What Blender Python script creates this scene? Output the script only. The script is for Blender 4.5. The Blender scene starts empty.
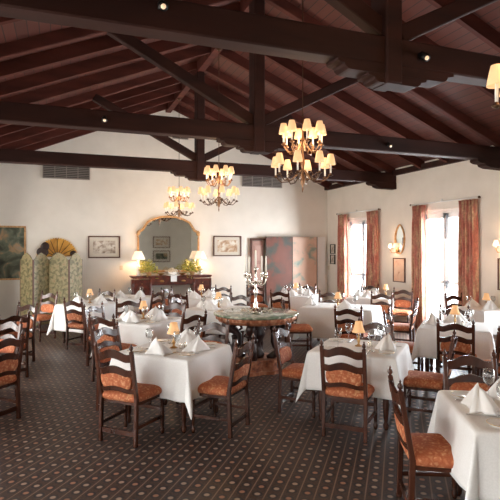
import bpy, bmesh, math, random
from mathutils import Vector, Matrix
random.seed(7)
C = bpy.context.scene.collection
PI = math.pi
sc = bpy.context.scene

# ------------------------------------------------------------------ materials
MATS = {}
def mat(name, col, rough=.6, metal=0.0, emit=None, estr=0, build=None, trans=0, spec=None):
    if name in MATS: return MATS[name]
    m = bpy.data.materials.new(name); m.use_nodes = True
    nt = m.node_tree; b = nt.nodes['Principled BSDF']
    b.inputs['Base Color'].default_value = (*col, 1)
    b.inputs['Roughness'].default_value = rough
    b.inputs['Metallic'].default_value = metal
    if spec is not None: b.inputs['Specular IOR Level'].default_value = spec
    if trans: b.inputs['Transmission Weight'].default_value = trans
    if emit:
        b.inputs['Emission Color'].default_value = (*emit, 1)
        b.inputs['Emission Strength'].default_value = estr
    if build: build(nt, b)
    MATS[name] = m
    return m

def N(nt, t, **kw):
    n = nt.nodes.new(t)
    for k, v in kw.items():
        if k.startswith('i_'): n.inputs[k[2:].replace('_', ' ')].default_value = v
        else: setattr(n, k, v)
    return n
def ramp(nt, fac, stops, interp='LINEAR'):
    r = nt.nodes.new('ShaderNodeValToRGB'); r.color_ramp.interpolation = interp
    e = r.color_ramp.elements
    while len(e) < len(stops): e.new(0.5)
    for i, (p, c) in enumerate(stops):
        e[i].position = p; e[i].color = (*c, 1)
    nt.links.new(fac, r.inputs['Fac']); return r.outputs['Color']
def coord(nt, scale=(1, 1, 1), rot=(0, 0, 0), which='Object'):
    tc = nt.nodes.new('ShaderNodeTexCoord'); mp = nt.nodes.new('ShaderNodeMapping')
    mp.inputs['Scale'].default_value = scale; mp.inputs['Rotation'].default_value = rot
    nt.links.new(tc.outputs[which], mp.inputs['Vector']); return mp.outputs['Vector']
def noise_col(scale, stops, stretch=(1, 1, 1), detail=4, bump=0, dist=0):
    def f(nt, b):
        v = coord(nt, stretch)
        n = N(nt, 'ShaderNodeTexNoise'); n.inputs['Scale'].default_value = scale
        n.inputs['Detail'].default_value = detail; n.inputs['Distortion'].default_value = dist
        nt.links.new(v, n.inputs['Vector'])
        nt.links.new(ramp(nt, n.outputs['Fac'], stops), b.inputs['Base Color'])
        if bump:
            bp = N(nt, 'ShaderNodeBump'); bp.inputs['Strength'].default_value = bump; bp.inputs['Distance'].default_value = .01
            nt.links.new(n.outputs['Fac'], bp.inputs['Height']); nt.links.new(bp.outputs['Normal'], b.inputs['Normal'])
    return f
def fabric(scale, stops, rnd=1.0):
    def f(nt, b):
        v = coord(nt)
        n = N(nt, 'ShaderNodeTexNoise'); n.inputs['Scale'].default_value = scale * .6; n.inputs['Detail'].default_value = 3
        nt.links.new(v, n.inputs['Vector'])
        vo = N(nt, 'ShaderNodeTexVoronoi', feature='SMOOTH_F1'); vo.inputs['Scale'].default_value = scale
        mx = N(nt, 'ShaderNodeVectorMath', operation='MULTIPLY_ADD')
        mx.inputs[1].default_value = (.12, .12, .12)
        nt.links.new(n.outputs['Color'], mx.inputs[0]); nt.links.new(v, mx.inputs[2])
        nt.links.new(mx.outputs[0], vo.inputs['Vector'])
        nt.links.new(ramp(nt, vo.outputs['Distance'], stops), b.inputs['Base Color'])
    return f

wood_dark = mat('dark_walnut', (.05, .02, .012), .27, build=noise_col(6, [(.3, (.026, .009, .005)), (.6, (.066, .021, .011)), (.8, (.10, .034, .017))], (1, 1, .15), 5))
wood_beam = mat('stained_beam', (.04, .017, .012), .7, spec=.25, build=noise_col(3, [(.3, (.016, .0048, .0030)), (.7, (.038, .0105, .0062))], (.4, 2, 2), 6, .3))
wood_raft = mat('rafter_wood', (.06, .02, .015), .7, spec=.25, build=noise_col(3, [(.3, (.046, .0105, .0068)), (.7, (.105, .025, .0155))], (.4, 2, 2), 6, .3))
def boards(nt, b):
    tc = nt.nodes.new('ShaderNodeTexCoord')
    br = N(nt, 'ShaderNodeTexBrick', offset=.37)
    br.inputs['Color1'].default_value = (.100, .026, .0165, 1); br.inputs['Color2'].default_value = (.066, .0165, .0105, 1)
    br.inputs['Mortar'].default_value = (.010, .004, .003, 1)
    br.inputs['Scale'].default_value = 1; br.inputs['Mortar Size'].default_value = .006
    br.inputs['Brick Width'].default_value = 3.1; br.inputs['Row Height'].default_value = .14
    mp = nt.nodes.new('ShaderNodeMapping'); mp.inputs['Rotation'].default_value = (0, 0, PI / 2)
    nt.links.new(tc.outputs['Object'], mp.inputs['Vector'])
    nt.links.new(mp.outputs['Vector'], br.inputs['Vector'])
    nt.links.new(br.outputs['Color'], b.inputs['Base Color'])
boards_m = mat('ceiling_boards', (.06, .02, .015), .6, build=boards)
plaster = mat('cream_plaster', (.72, .67, .58), .85, build=noise_col(2.5, [(.3, (.75, .70, .62)), (.7, (.81, .76, .68))], (1, 1, 1), 5, .08))
white_paint = mat('white_paint', (.80, .79, .76), .5)
linen = mat('white_linen', (.80, .78, .75), .8, build=noise_col(90, [(.3, (.82, .81, .79)), (.7, (.88, .87, .85))], (1, 1, 1), 2, .05))
napkin_m = mat('napkin_linen', (.88, .87, .85), .8)
uphol = mat('rust_floral_upholstery', (.4, .12, .05), .85, build=fabric(26, [(0.08, (.66, .36, .19)), (.28, (.50, .17, .07)), (.5, (.36, .085, .03)), (.75, (.58, .28, .13))]))
piping = mat('rust_piping', (.30, .08, .03), .8)
brass = mat('aged_brass', (.42, .25, .10), .35, .9)
darkbrass = mat('dark_bronze', (.10, .055, .03), .4, .8)
silver = mat('silver', (.75, .70, .62), .25, 1.0)
candle_m = mat('candle_wax', (.85, .80, .70), .5, emit=(1, .9, .75), estr=.05)
shade_ch = mat('lit_cream_shade', (.55, .36, .20), .8, emit=(1.0, .53, .25), estr=.42)
shade_tb = mat('lit_amber_shade', (.55, .36, .20), .8, emit=(1.0, .50, .20), estr=.24)
shade_wh = mat('lit_white_shade', (.9, .82, .7), .8, emit=(1.0, .66, .42), estr=.42)
gilt = mat('gilt_wood', (.55, .30, .12), .4, .5, build=noise_col(20, [(.3, (.42, .20, .08)), (.7, (.72, .46, .22))]))
mirror_m = mat('mirror_glass', (.82, .86, .84), .03, 1.0)
black_m = mat('black_metal', (.015, .013, .012), .4, .5)
copper = mat('copper_red_carving', (.30, .10, .05), .4, .25, build=noise_col(14, [(.3, (.16, .05, .03)), (.5, (.42, .15, .07)), (.75, (.58, .32, .20))]))
grey_metal = mat('vent_grey', (.30, .26, .23), .5)
vent_dark = mat('vent_shadow', (.05, .045, .04), .7)
vent_rim = mat('vent_rim', (.55, .50, .45), .5)
leaf_m = mat('yellow_green_leaves', (.30, .34, .05), .6, build=noise_col(15, [(.3, (.14, .20, .03)), (.5, (.44, .44, .08)), (.72, (.75, .62, .16))]))
pot_m = mat('terracotta_pot', (.45, .26, .12), .6)
marble = mat('green_marble', (.25, .30, .22), .12, build=noise_col(5, [(.3, (.10, .15, .10)), (.5, (.22, .27, .19)), (.62, (.50, .50, .40)), (.75, (.17, .22, .15))], (1, 1, 1), 8, 0, 1.5))
mahog = mat('carved_mahogany', (.09, .02, .012), .3, build=noise_col(10, [(.3, (.035, .008, .006)), (.7, (.15, .034, .02))]))
ceramic = mat('white_ceramic', (.85, .84, .81), .15)
goldrim = mat('gold_rim', (.6, .4, .15), .3, 1)
steel = mat('polished_steel', (.6, .6, .6), .25, 1)
plast = mat('ivory_plastic', (.62, .55, .42), .5)
stone = mat('terrace_stone', (.60, .57, .53), .8)

def glass_thin(name, tint=(1, 1, 1), gl=.12):
    m = bpy.data.materials.new(name); m.use_nodes = True; nt = m.node_tree
    for n in list(nt.nodes): nt.nodes.remove(n)
    o = N(nt, 'ShaderNodeOutputMaterial'); mix = N(nt, 'ShaderNodeMixShader')
    t = N(nt, 'ShaderNodeBsdfTransparent'); g = N(nt, 'ShaderNodeBsdfGlossy')
    g.inputs['Roughness'].default_value = .05; t.inputs['Color'].default_value = (*tint, 1)
    lw = N(nt, 'ShaderNodeLayerWeight'); lw.inputs['Blend'].default_value = gl
    nt.links.new(lw.outputs['Facing' if gl > .2 else 'Fresnel'], mix.inputs['Fac'])
    nt.links.new(t.outputs[0], mix.inputs[1]); nt.links.new(g.outputs[0], mix.inputs[2])
    nt.links.new(mix.outputs[0], o.inputs['Surface']); return m
pane_m = glass_thin('window_pane', gl=.1)
glass_m = glass_thin('clear_glassware', (.93, .94, .94), gl=.3)

def sheer():
    m = bpy.data.materials.new('sheer_voile'); m.use_nodes = True; nt = m.node_tree
    for n in list(nt.nodes): nt.nodes.remove(n)
    o = N(nt, 'ShaderNodeOutputMaterial'); mix = N(nt, 'ShaderNodeMixShader'); mix.inputs['Fac'].default_value = .02
    t = N(nt, 'ShaderNodeBsdfTransparent'); g = N(nt, 'ShaderNodeBsdfTranslucent')
    g.inputs['Color'].default_value = (.92, .92, .94, 1)
    nt.links.new(t.outputs[0], mix.inputs[1]); nt.links.new(g.outputs[0], mix.inputs[2])
    nt.links.new(mix.outputs[0], o.inputs['Surface']); return m
sheer_m = sheer()
def curtain_build(nt, b):
    v = coord(nt, (1, 1, 1))
    w = N(nt, 'ShaderNodeTexNoise'); w.inputs['Scale'].default_value = 9; w.inputs['Detail'].default_value = 3
    nt.links.new(coord(nt, (1.0, 1.6, .25)), w.inputs['Vector'])
    vo = N(nt, 'ShaderNodeTexNoise'); vo.inputs['Scale'].default_value = 22
    nt.links.new(v, vo.inputs['Vector'])
    a = ramp(nt, w.outputs['Fac'], [(.38, (.52, .17, .12)), (.5, (.60, .25, .18)), (.6, (.70, .48, .30)), (.72, (.52, .18, .12))])
    c = ramp(nt, vo.outputs['Fac'], [(.4, (.75, .75, .75)), (.62, (1, 1, 1))])
    mx = N(nt, 'ShaderNodeMix', data_type='RGBA', blend_type='MULTIPLY'); mx.inputs['Factor'].default_value = 1
    nt.links.new(a, mx.inputs['A']); nt.links.new(c, mx.inputs['B'])
    nt.links.new(mx.outputs['Result'], b.inputs['Base Color'])
curtain_m = mat('rust_gold_brocade', (.5, .15, .07), .8, build=curtain_build)

def carpet_build(nt, b):
    P = .120
    v = coord(nt, (1 / P, 1 / P, 1), (0, 0, math.radians(37)))
    sp = N(nt, 'ShaderNodeSeparateXYZ'); nt.links.new(v, sp.inputs[0])
    def M(op, a, c=None, d=None):
        n = N(nt, 'ShaderNodeMath', operation=op)
        for i, x in enumerate((a, c, d)):
            if x is None: continue
            if isinstance(x, (int, float)): n.inputs[i].default_value = x
            else: nt.links.new(x, n.inputs[i])
        return n.outputs[0]
    fx = M('SUBTRACT', M('FRACT', sp.outputs['X']), .5); fy = M('SUBTRACT', M('FRACT', sp.outputs['Y']), .5)
    ax = M('ABSOLUTE', fx); ay = M('ABSOLUTE', fy)
    r = M('SQRT', M('ADD', M('MULTIPLY', fx, fx), M('MULTIPLY', fy, fy)))
    dot = M('SMOOTH_MIN', 1.0, M('MULTIPLY', M('SUBTRACT', .215, r), 12), .1); dot = M('MAXIMUM', dot, 0)
    ring = M('MULTIPLY', M('LESS_THAN', r, .34), 1)
    line = M('GREATER_THAN', ax, .455)
    small = M('LESS_THAN', M('ADD', ay, M('MULTIPLY', ax, .3)), .0) 
    # per-cell tint so that some flowers are cream and some rust
    cx = M('FLOOR', sp.outputs['X']); cy = M('FLOOR', sp.outputs['Y'])
    alt = M('FRACT', M('MULTIPLY', M('ADD', cx, M('MULTIPLY', cy, 2)), .3334))
    pick = M('GREATER_THAN', alt, .55)
    nz = N(nt, 'ShaderNodeTexNoise'); nz.inputs['Scale'].default_value = 60; nt.links.new(coord(nt), nz.inputs['Vector'])
    base = ramp(nt, nz.outputs['Fac'], [(.35, (.032, .018, .013)), (.65, (.062, .036, .026))])
    def mix(fac, a, c):
        n = N(nt, 'ShaderNodeMix', data_type='RGBA'); nt.links.new(fac, n.inputs['Factor'])
        for nm, x in (('A', a), ('B', c)):
            if isinstance(x, tuple): n.inputs[nm].default_value = (*x, 1)
            else: nt.links.new(x, n.inputs[nm])
        return n.outputs['Result']
    c = mix(ring, base, (.020, .017, .020))
    c = mix(line, c, (.16, .10, .07))
    flower = mix(pick, (.31, .215, .155), (.29, .14, .085))
    c = mix(dot, c, flower)
    nt.links.new(c, b.inputs['Base Color'])
carpet = mat('patterned_carpet', (.05, .04, .04), .48, build=carpet_build, spec=.5)

def pict(name, stops, scale=4, stretch=(1, 1, 1), dist=.6):
    return mat(name, (.5, .5, .5), .5, build=noise_col(scale, stops, stretch, 5, 0, dist))
art_oil = pict('dark_oil_painting', [(.3, (.02, .025, .018)), (.45, (.06, .07, .04)), (.54, (.14, .16, .11)), (.62, (.40, .24, .12)), (.75, (.22, .27, .23))], 3.4)
art_engr = pict('engraving_print', [(.3, (.22, .16, .12)), (.48, (.45, .37, .29)), (.6, (.68, .62, .53))], 9)
art_engr2 = pict('colour_print', [(.3, (.30, .15, .08)), (.5, (.55, .38, .24)), (.62, (.75, .70, .6))], 7)
art_bot = pict('faded_botanical_print', [(.28, (.50, .22, .12)), (.4, (.80, .52, .36)), (.7, (.88, .66, .5))], 6)
mount_m = mat('picture_mount', (.66, .60, .50), .8)
art_screen = pict('floral_screen_fabric', [(.3, (.08, .075, .035)), (.45, (.19, .165, .075)), (.58, (.33, .27, .14)), (.72, (.26, .14, .07))], 11)
lacq_dark = pict('red_brown_lacquer', [(.32, (.03, .04, .03)), (.42, (.06, .04, .025)), (.52, (.13, .034, .016)), (.8, (.19, .05, .025))], 2.2)
lacq_pink = pict('pink_gold_lacquer', [(.3, (.17, .26, .22)), (.38, (.32, .34, .27)), (.46, (.56, .37, .27)), (.8, (.62, .43, .33))], 2.8)
fan_m = pict('gilded_fan_leaf', [(.25, (.30, .12, .03)), (.4, (.62, .30, .05)), (.55, (.78, .42, .08)), (.8, (.85, .55, .14))], 3)
door_pink = mat('old_rose_wood', (.36, .20, .16), .5)

# ------------------------------------------------------------------ mesh helpers
class MB:
    def __init__(s): s.bm = bmesh.new()
    def box(s, cx, cy, cz, sx, sy, sz, rot=None, bevel=0):
        r = bmesh.ops.create_cube(s.bm, size=1)
        vs = r['verts']
        M = Matrix.Translation((cx, cy, cz)) @ (rot.to_4x4() if rot is not None else Matrix.Identity(4)) @ Matrix.Diagonal((sx, sy, sz, 1))
        bmesh.ops.transform(s.bm, matrix=M, verts=vs)
        if bevel:
            es = list({e for v in vs for e in v.link_edges})
            bmesh.ops.bevel(s.bm, geom=es, offset=bevel, segments=1, affect='EDGES')
        return s
    def bar(s, p, q, w, h, bevel=0):
        p = Vector(p); q = Vector(q); d = q - p
        rot = d.to_track_quat('Y', 'Z').to_matrix()
        c = (p + q) / 2
        return s.box(c.x, c.y, c.z, w, d.length, h, rot, bevel)
    def tube(s, pts, rad, seg=8, cap=True):
        pts = [Vector(p) for p in pts]; rings = []
        if not hasattr(rad, '__len__'): rad = [rad] * len(pts)
        up = None
        for i, p in enumerate(pts):
            d = (pts[min(i + 1, len(pts) - 1)] - pts[max(i - 1, 0)]).normalized()
            if up is None:
                up = d.orthogonal().normalized()
            up = (up - d * up.dot(d)); up = up.normalized() if up.length > 1e-6 else d.orthogonal().normalized()
            sd = d.cross(up)
            rings.append([s.bm.verts.new(p + (up * math.cos(2 * PI * k / seg) + sd * math.sin(2 * PI * k / seg)) * rad[i]) for k in range(seg)])
        for a, b in zip(rings, rings[1:]):
            for k in range(seg):
                s.bm.faces.new((a[k], a[(k + 1) % seg], b[(k + 1) % seg], b[k]))
        if cap:
            s.bm.faces.new(rings[0][::-1]); s.bm.faces.new(rings[-1])
        return s
    def lathe(s, prof, x=0, y=0, z=0, seg=12, mod=None):
        rings = []
        for r, h in prof:
            ring = []
            for k in range(seg):
                a = 2 * PI * k / seg
                rr = r * (mod(a, h) if mod else 1)
                ring.append(s.bm.verts.new((x + max(rr, .0004) * math.cos(a), y + max(rr, .0004) * math.sin(a), z + h)))
            rings.append(ring)
        for a, b in zip(rings, rings[1:]):
            for k in range(seg): s.bm.faces.new((a[k], a[(k + 1) % seg], b[(k + 1) % seg], b[k]))
        s.bm.faces.new(rings[0][::-1]); s.bm.faces.new(rings[-1])
        return s
    def shell(s, prof, x=0, y=0, z=0, seg=12, mod=None):
        rings = []
        for r, h in prof:
            rings.append([s.bm.verts.new((x + r * (mod(2*PI*k/seg, h) if mod else 1) * math.cos(2 * PI * k / seg), y + r * (mod(2*PI*k/seg, h) if mod else 1) * math.sin(2 * PI * k / seg), z + h)) for k in range(seg)])
        for a, b in zip(rings, rings[1:]):
            for k in range(seg): s.bm.faces.new((a[k], a[(k + 1) % seg], b[(k + 1) % seg], b[k]))
        return s
    def prism(s, poly, y0, y1, axis='y'):
        """poly: list of (a, z) extruded between two positions along an axis"""
        def V(a, z, t): return (a, t, z) if axis == 'y' else (t, a, z)
        A = [s.bm.verts.new(V(a, z, y0)) for a, z in poly]; B = [s.bm.verts.new(V(a, z, y1)) for a, z in poly]
        n = len(poly)
        s.bm.faces.new(A); s.bm.faces.new(B[::-1])
        for i in range(n): s.bm.faces.new((A[i], B[i], B[(i + 1) % n], A[(i + 1) % n]))
        return s
    def superell(s, c, a, b, h, e=.35, nu=20, nv=10, taper=0):
        def sg(t, p): return math.copysign(abs(t) ** p, t)
        rows = []
        for j in range(nv + 1):
            ph = -PI / 2 + PI * j / nv
            row = []
            for i in range(nu):
                th = 2 * PI * i / nu
                x = sg(math.cos(ph), e * 1.6) * sg(math.cos(th), e); y = sg(math.cos(ph), e * 1.6) * sg(math.sin(th), e); z = sg(math.sin(ph), .9)
                x *= 1 + taper * y
                row.append(s.bm.verts.new((c[0] + a * x, c[1] + b * y, c[2] + h * z)))
            rows.append(row)
        for p, q in zip(rows, rows[1:]):
            for i in range(nu): s.bm.faces.new((p[i], p[(i + 1) % nu], q[(i + 1) % nu], q[i]))
        bmesh.ops.remove_doubles(s.bm, verts=s.bm.verts, dist=1e-5)
        return s
    def mesh(s, name, m, smooth=False):
        bmesh.ops.recalc_face_normals(s.bm, faces=s.bm.faces)
        me = bpy.data.meshes.new(name); s.bm.to_mesh(me); s.bm.free()
        me.materials.append(m)
        if smooth:
            for p in me.polygons: p.use_smooth = True
        return me
    def build(s, name, m, parent=None, smooth=False, loc=None):
        o = bpy.data.objects.new(name, s.mesh(name, m, smooth)); C.objects.link(o)
        if parent: o.parent = parent
        if loc: o.location = loc
        return o

def tag(o, label, cat, group=None, kind=None):
    o['label'] = label; o['category'] = cat
    if group: o['group'] = group
    if kind: o['kind'] = kind
    return o
def thing(name, label, cat, loc=(0, 0, 0), rz=0, group=None):
    o = bpy.data.objects.new(name, None); C.objects.link(o); o.location = loc; o.rotation_euler = (0, 0, rz)
    o.empty_display_size = .1
    return tag(o, label, cat, group)
def struct(o):
    o['kind'] = 'structure'; return o
KIDS = {}
def copy_tree(o, parent=None):
    c = o.copy(); C.objects.link(c)
    if parent: c.parent = parent
    for ch in [x for x in KIDS.setdefault(o.name, list(o.children))]: copy_tree(ch, c)
    return c
def hd(h): return -math.radians(h)

# ------------------------------------------------------------------ room shell
XL, XR, YB, YF = -2.3, 7.63, 13.6, -3.5
RX, RZ, SL = 2.74, 5.78, .408          # ridge x, ridge z, slope
def roof(x): return RZ - SL * abs(x - RX)
ZR, ZL = roof(XR), roof(XL)

struct(MB().box((XL + XR) / 2, (YB + YF) / 2, -.1, XR - XL + .4, YB - YF + .4, .2).build('floor', carpet))
gable = [(XL - .2, 0), (XR + .2, 0), (XR + .2, roof(XR)), (RX, RZ + .02), (XL - .2, roof(XL))]
struct(MB().prism(gable, YB, YB + .2).build('wall_back', plaster))
struct(MB().prism(gable, YF - .2, YF).build('wall_front', plaster))

def side_wall(name, x0, x1, ops, top, ztop):
    m = MB(); y = YF
    for a, b in sorted(ops):
        m.box((x0 + x1) / 2, (y + a) / 2, ztop / 2, abs(x1 - x0), a - y, ztop)
        m.box((x0 + x1) / 2, (a + b) / 2, (top + ztop) / 2, abs(x1 - x0), b - a, ztop - top)
        y = b
    m.box((x0 + x1) / 2, (y + YB) / 2, ztop / 2, abs(x1 - x0), YB - y, ztop)
    return struct(m.build(name, plaster))
OPR = [(11.05, 12.5), (7.9, 9.38), (4.65, 6.15), (1.4, 2.9)]
OPL = [(-2.6, -1.1), (1.0, 2.6), (3.3, 4.9), (6.5, 8.1), (9.7, 11.3)]  # openings added in the unseen left wall to admit fill light
DT = 2.68
side_wall('wall_right', XR, XR + .2, OPR, DT, ZR)
side_wall('wall_left', XL - .2, XL, OPL, DT, ZL)

# sloped ceilings of dark boards
for sgn, xe in ((1, XR + .2), (-1, XL - .2)):
    L = abs(xe - RX) / math.cos(math.atan(SL)); ang = math.atan(SL)
    m = MB().box(sgn * L / 2, 0, .06, L, YB - YF + .4, .12)
    o = m.build('ceiling', boards_m)
    o.location = (RX, (YB + YF) / 2, RZ); o.rotation_euler = (0, sgn * ang, 0)
    struct(o)

# French doors set in the openings
def french(idx, x, a, b, inward):
    w = b - a; f = .07
    root = MB()
    root.box(x, a + f / 2, DT / 2, .12, f, DT); root.box(x, b - f / 2, DT / 2, .12, f, DT); root.box(x, (a + b) / 2, DT - f / 2, .12, w, f)
    fr = struct(root.build('door_%d' % idx, white_paint))
    for k in (0, 1):
        la = a + f + k * (w - 2 * f) / 2; lb = la + (w - 2 * f) / 2
        lf = MB(); s = .085
        lf.box(x, la + s / 2, DT / 2 - .03, .05, s, DT - .1); lf.box(x, lb - s / 2, DT / 2 - .03, .05, s, DT - .1)
        for z, h in ((.14, .22), (1.12, .07), (DT - .13, .12)): lf.box(x, (la + lb) / 2, z, .05, lb - la, h)
        lo = lf.build('door_leaf', white_paint, fr)
        p = MB().box(x, (la + lb) / 2, DT / 2, .006, lb - la - 2 * s, DT - .3).build('pane', pane_m, lo)
    hx = x - inward * .05
    MB().box(hx, (a + b) / 2 - .05, 1.06, .02, .035, .16).bar((hx - inward * .03, (a + b) / 2 - .05, 1.06), (hx - inward * .03, (a + b) / 2 + .07, 1.06), .018, .018).build('door_handle', black_m, fr)
    MB().box(hx, (a + b) / 2 - .02, 2.3, .02, .03, .5).build('door_bolt', darkbrass, fr)
for i, (a, b) in enumerate(OPR): french(i + 1, XR + .12, a, b, 1)
for i, (a, b) in enumerate(OPL): french(i + 5, XL - .12, a, b, -1)  # frames for the added left openings, out of view

# skirting
struct(MB().box((XL + XR) / 2, YB - .01, .07, XR - XL, .02, .14).build('baseboard_back', white_paint))
m = MB(); y = YF
for a, b in sorted(OPR):
    m.box(XR - .01, (y + a) / 2, .07, .02, a - y, .14); y = b
m.box(XR - .01, (y + YB) / 2, .07, .02, YB - y, .14); struct(m.build('baseboard_right', white_paint))
# bright terraces outside
struct(MB().box(XR + 5.2, 5, -.13, 10, 26, .1).build('ground', stone))
struct(MB().box(XL - 5.2, 5, -.13, 10, 26, .1).build('ground', stone))
# plate boards where roof meets the walls
struct(MB().box(XR - .05, (YB + YF) / 2, ZR - .12, .1, YB - YF, .12).build('trim_1', wood_beam))

# roof timbers
struct(MB().box(RX, (YB + YF) / 2, RZ - .14, .14, YB - YF, .24).build('ridge_beam', wood_raft))
TY = [.43, 3.73, 7.0, 10.3]
ZB = 3.425
for ty in TY:
    root = bpy.data.objects.new('roof_truss', None); C.objects.link(root); root.location = (RX, ty, ZB); root['kind'] = 'structure'
    def add(nm, mb, mt=wood_beam):
        o = mb.build(nm, mt, root); o.matrix_parent_inverse = Matrix.Translation((-RX, -ty, -ZB)); return o
    add('tie_beam', MB().box((XL + XR) / 2, ty, ZB + .12, XR - XL, .19, .24, bevel=.012))
    zt = RZ - .26
    KX = RX - (.06 if ty == 3.73 else 0)
    add('king_post', MB().box(KX, ty, (ZB - .165 + zt) / 2, .165, .25, zt - ZB + .165, bevel=.015))
    # stepped bolster under the tie beam
    def bol(c, hw, z1, h, st):
        L = []
        # right half profile (top to bottom), ogee end
        pr = [(hw, z1), (hw, z1 - h * .28), (hw - st * .25, z1 - h * .38), (hw - st * .5, z1 - h * .42), (hw - st * .55, z1 - h * .7), (hw - st * .8, z1 - h * .95), (hw - st, z1 - h)]
        return [(c + a, z) for a, z in pr] + [(c - a, z) for a, z in reversed(pr)]
    add('bolster', MB().prism(bol(RX, .60, ZB, .085, .13), ty - .095, ty + .095).prism(bol(RX, .30, ZB - .085, .075, .12), ty - .09, ty + .09))
    for s, xe in ((1, XR), (-1, XL)):
        pts = [(xe, ZB), (xe - s * .75, ZB), (xe - s * .75, ZB - .04), (xe - s * .68, ZB - .07), (xe - s * .58, ZB - .075), (xe - s * .56, ZB - .11), (xe - s * .45, ZB - .14), (xe, ZB - .15)]
        add('corbel', MB().prism(pts, ty - .095, ty + .095))
        # diagonal strut from the foot of the king post up to the rafter
        add('strut', MB().bar((RX + s * .06, ty, ZB + .30), (RX + s * 2.12, ty, roof(RX + s * 2.12) - .12), .12, .15, .01))
        add('principal_rafter', MB().bar((RX + s * .05, ty, roof(RX) - .085), (xe, ty, roof(xe) - .085), .10, .17, .01), wood_raft)
# common rafters
k = 0; y = 13.35
while y > -3.3:
    if min(abs(y - t) for t in TY) > .25:
        for s, xe in ((1, XR), (-1, XL)):
            o = struct(MB().bar((RX, y, RZ - .095), (xe, y, roof(xe) - .095), .07, .19).build('rafter', wood_raft))
    y -= .824

# ------------------------------------------------------------------ chair prototype
def rail_mesh(hw, zb, h, hump, ybase, lean):
    bm = bmesh.new(); n = 18; F = []
    for i in range(n + 1):
        t = -1 + 2 * i / n; x = hw * t
        f = (math.cos(PI * t) * .5 + .5) ** 1.3 - .16 * math.exp(-((abs(t) - .72) / .16) ** 2)
        zt = zb + h + hump * f; zl = zb + hump * .85 * f
        cur = -.03 * (1 - t * t)
        row = []
        for (zz, off) in ((zl, -.011), (zt, -.011), (zt, .011), (zl, .011)):
            row.append(bm.verts.new((x, ybase + cur + off - lean * (zz - zb), zz)))
        F.append(row)
    for a, b in zip(F, F[1:]):
        for k in range(4): bm.faces.new((a[k], a[(k + 1) % 4], b[(k + 1) % 4], b[k]))
    bm.faces.new(F[0]); bm.faces.new(F[-1][::-1])
    m = MB.__new__(MB); m.bm = bm; return m

def make_chair():
    t = thing('dining_chair', '', 'chair')
    LE = .17                                             # lean of the back
    def yb(z): return -.20 - (max(0, z - .44)) * LE
    hw = .205
    for s in (-1, 1):
        # rear leg running up as the back post, with a turned finial
        x = s * hw
        m = MB().bar((x, -.215, 0), (x, -.20, .45), .036, .04, .004)
        m.bar((x, yb(.44), .44), (x, yb(.90), .90), .036, .034, .004)
        o = m.build('leg', wood_dark, t)
        MB().lathe([(.010, 0), (.008, .012), (.017, .022), (.020, .036), (.015, .050), (.007, .058), (.009, .066), (.003, .078)], x, yb(.90) - .001, .895, 10).build('finial', wood_dark, o, True)
        xf = s * .225
        MB().lathe([(.014, 0), (.021, .02), (.023, .045), (.014, .065), (.017, .08), (.022, .16), (.018, .20), (.022, .215), (.018, .23), (.019, .33), (.023, .345), (.021, .42)], xf, .19, 0, 10).build('leg', wood_dark, t, True)
    MB().box(0, .18, .392, .40, .024, .03).box(0, -.18, .392, .37, .024, .03).bar((-.20, -.19, .392), (-.215, .19, .392), .022, .03).bar((.20, -.19, .392), (.215, .19, .392), .022, .03).build('seat_frame', wood_dark, t)
    MB().superell((0, .008, .438), .240, .226, .056, .25, 28, 8, .05).build('seat', uphol, t, True)
    for z, h, hu in ((.795, .075, .042), (.655, .064, .036), (.495, .042, .024)):
        rail_mesh(hw - .015, z, h, hu, yb(z), LE).build('back_rail', wood_dark, t)
    bp = MB().superell((0, 0, 0), .178, .022, .085, .22, 24, 8)
    for v in bp.bm.verts:
        v.co.y += -.02 * (1 - (v.co.x / .19) ** 2) - LE * v.co.z
    bo = bp.build('back_pad', uphol, t, True); bo.location = (0, yb(.605) + .004, .605)
    for s in (-1, 1):
        MB().bar((s * .207, -.205, .175), (s * .225, .19, .175), .022, .03).build('stretcher', wood_dark, t)
    MB().bar((-.205, -.207, .115), (.205, -.207, .115), .022, .045).build('stretcher', wood_dark, t)
    MB().bar((-.222, .19, .25), (.222, .19, .25), .022, .035).build('stretcher', wood_dark, t)
    return t
proto_chair = make_chair()
first = [True]
def chair(x, y, h, label, group='ladder-back dining chairs'):
    if first[0]: c = proto_chair; KIDS[c.name] = list(c.children); first[0] = False
    else: c = copy_tree(proto_chair)
    c.location = (x, y, 0); c.rotation_euler = (0, 0, hd(h)); tag(c, label, 'chair', group)
    return c

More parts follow.
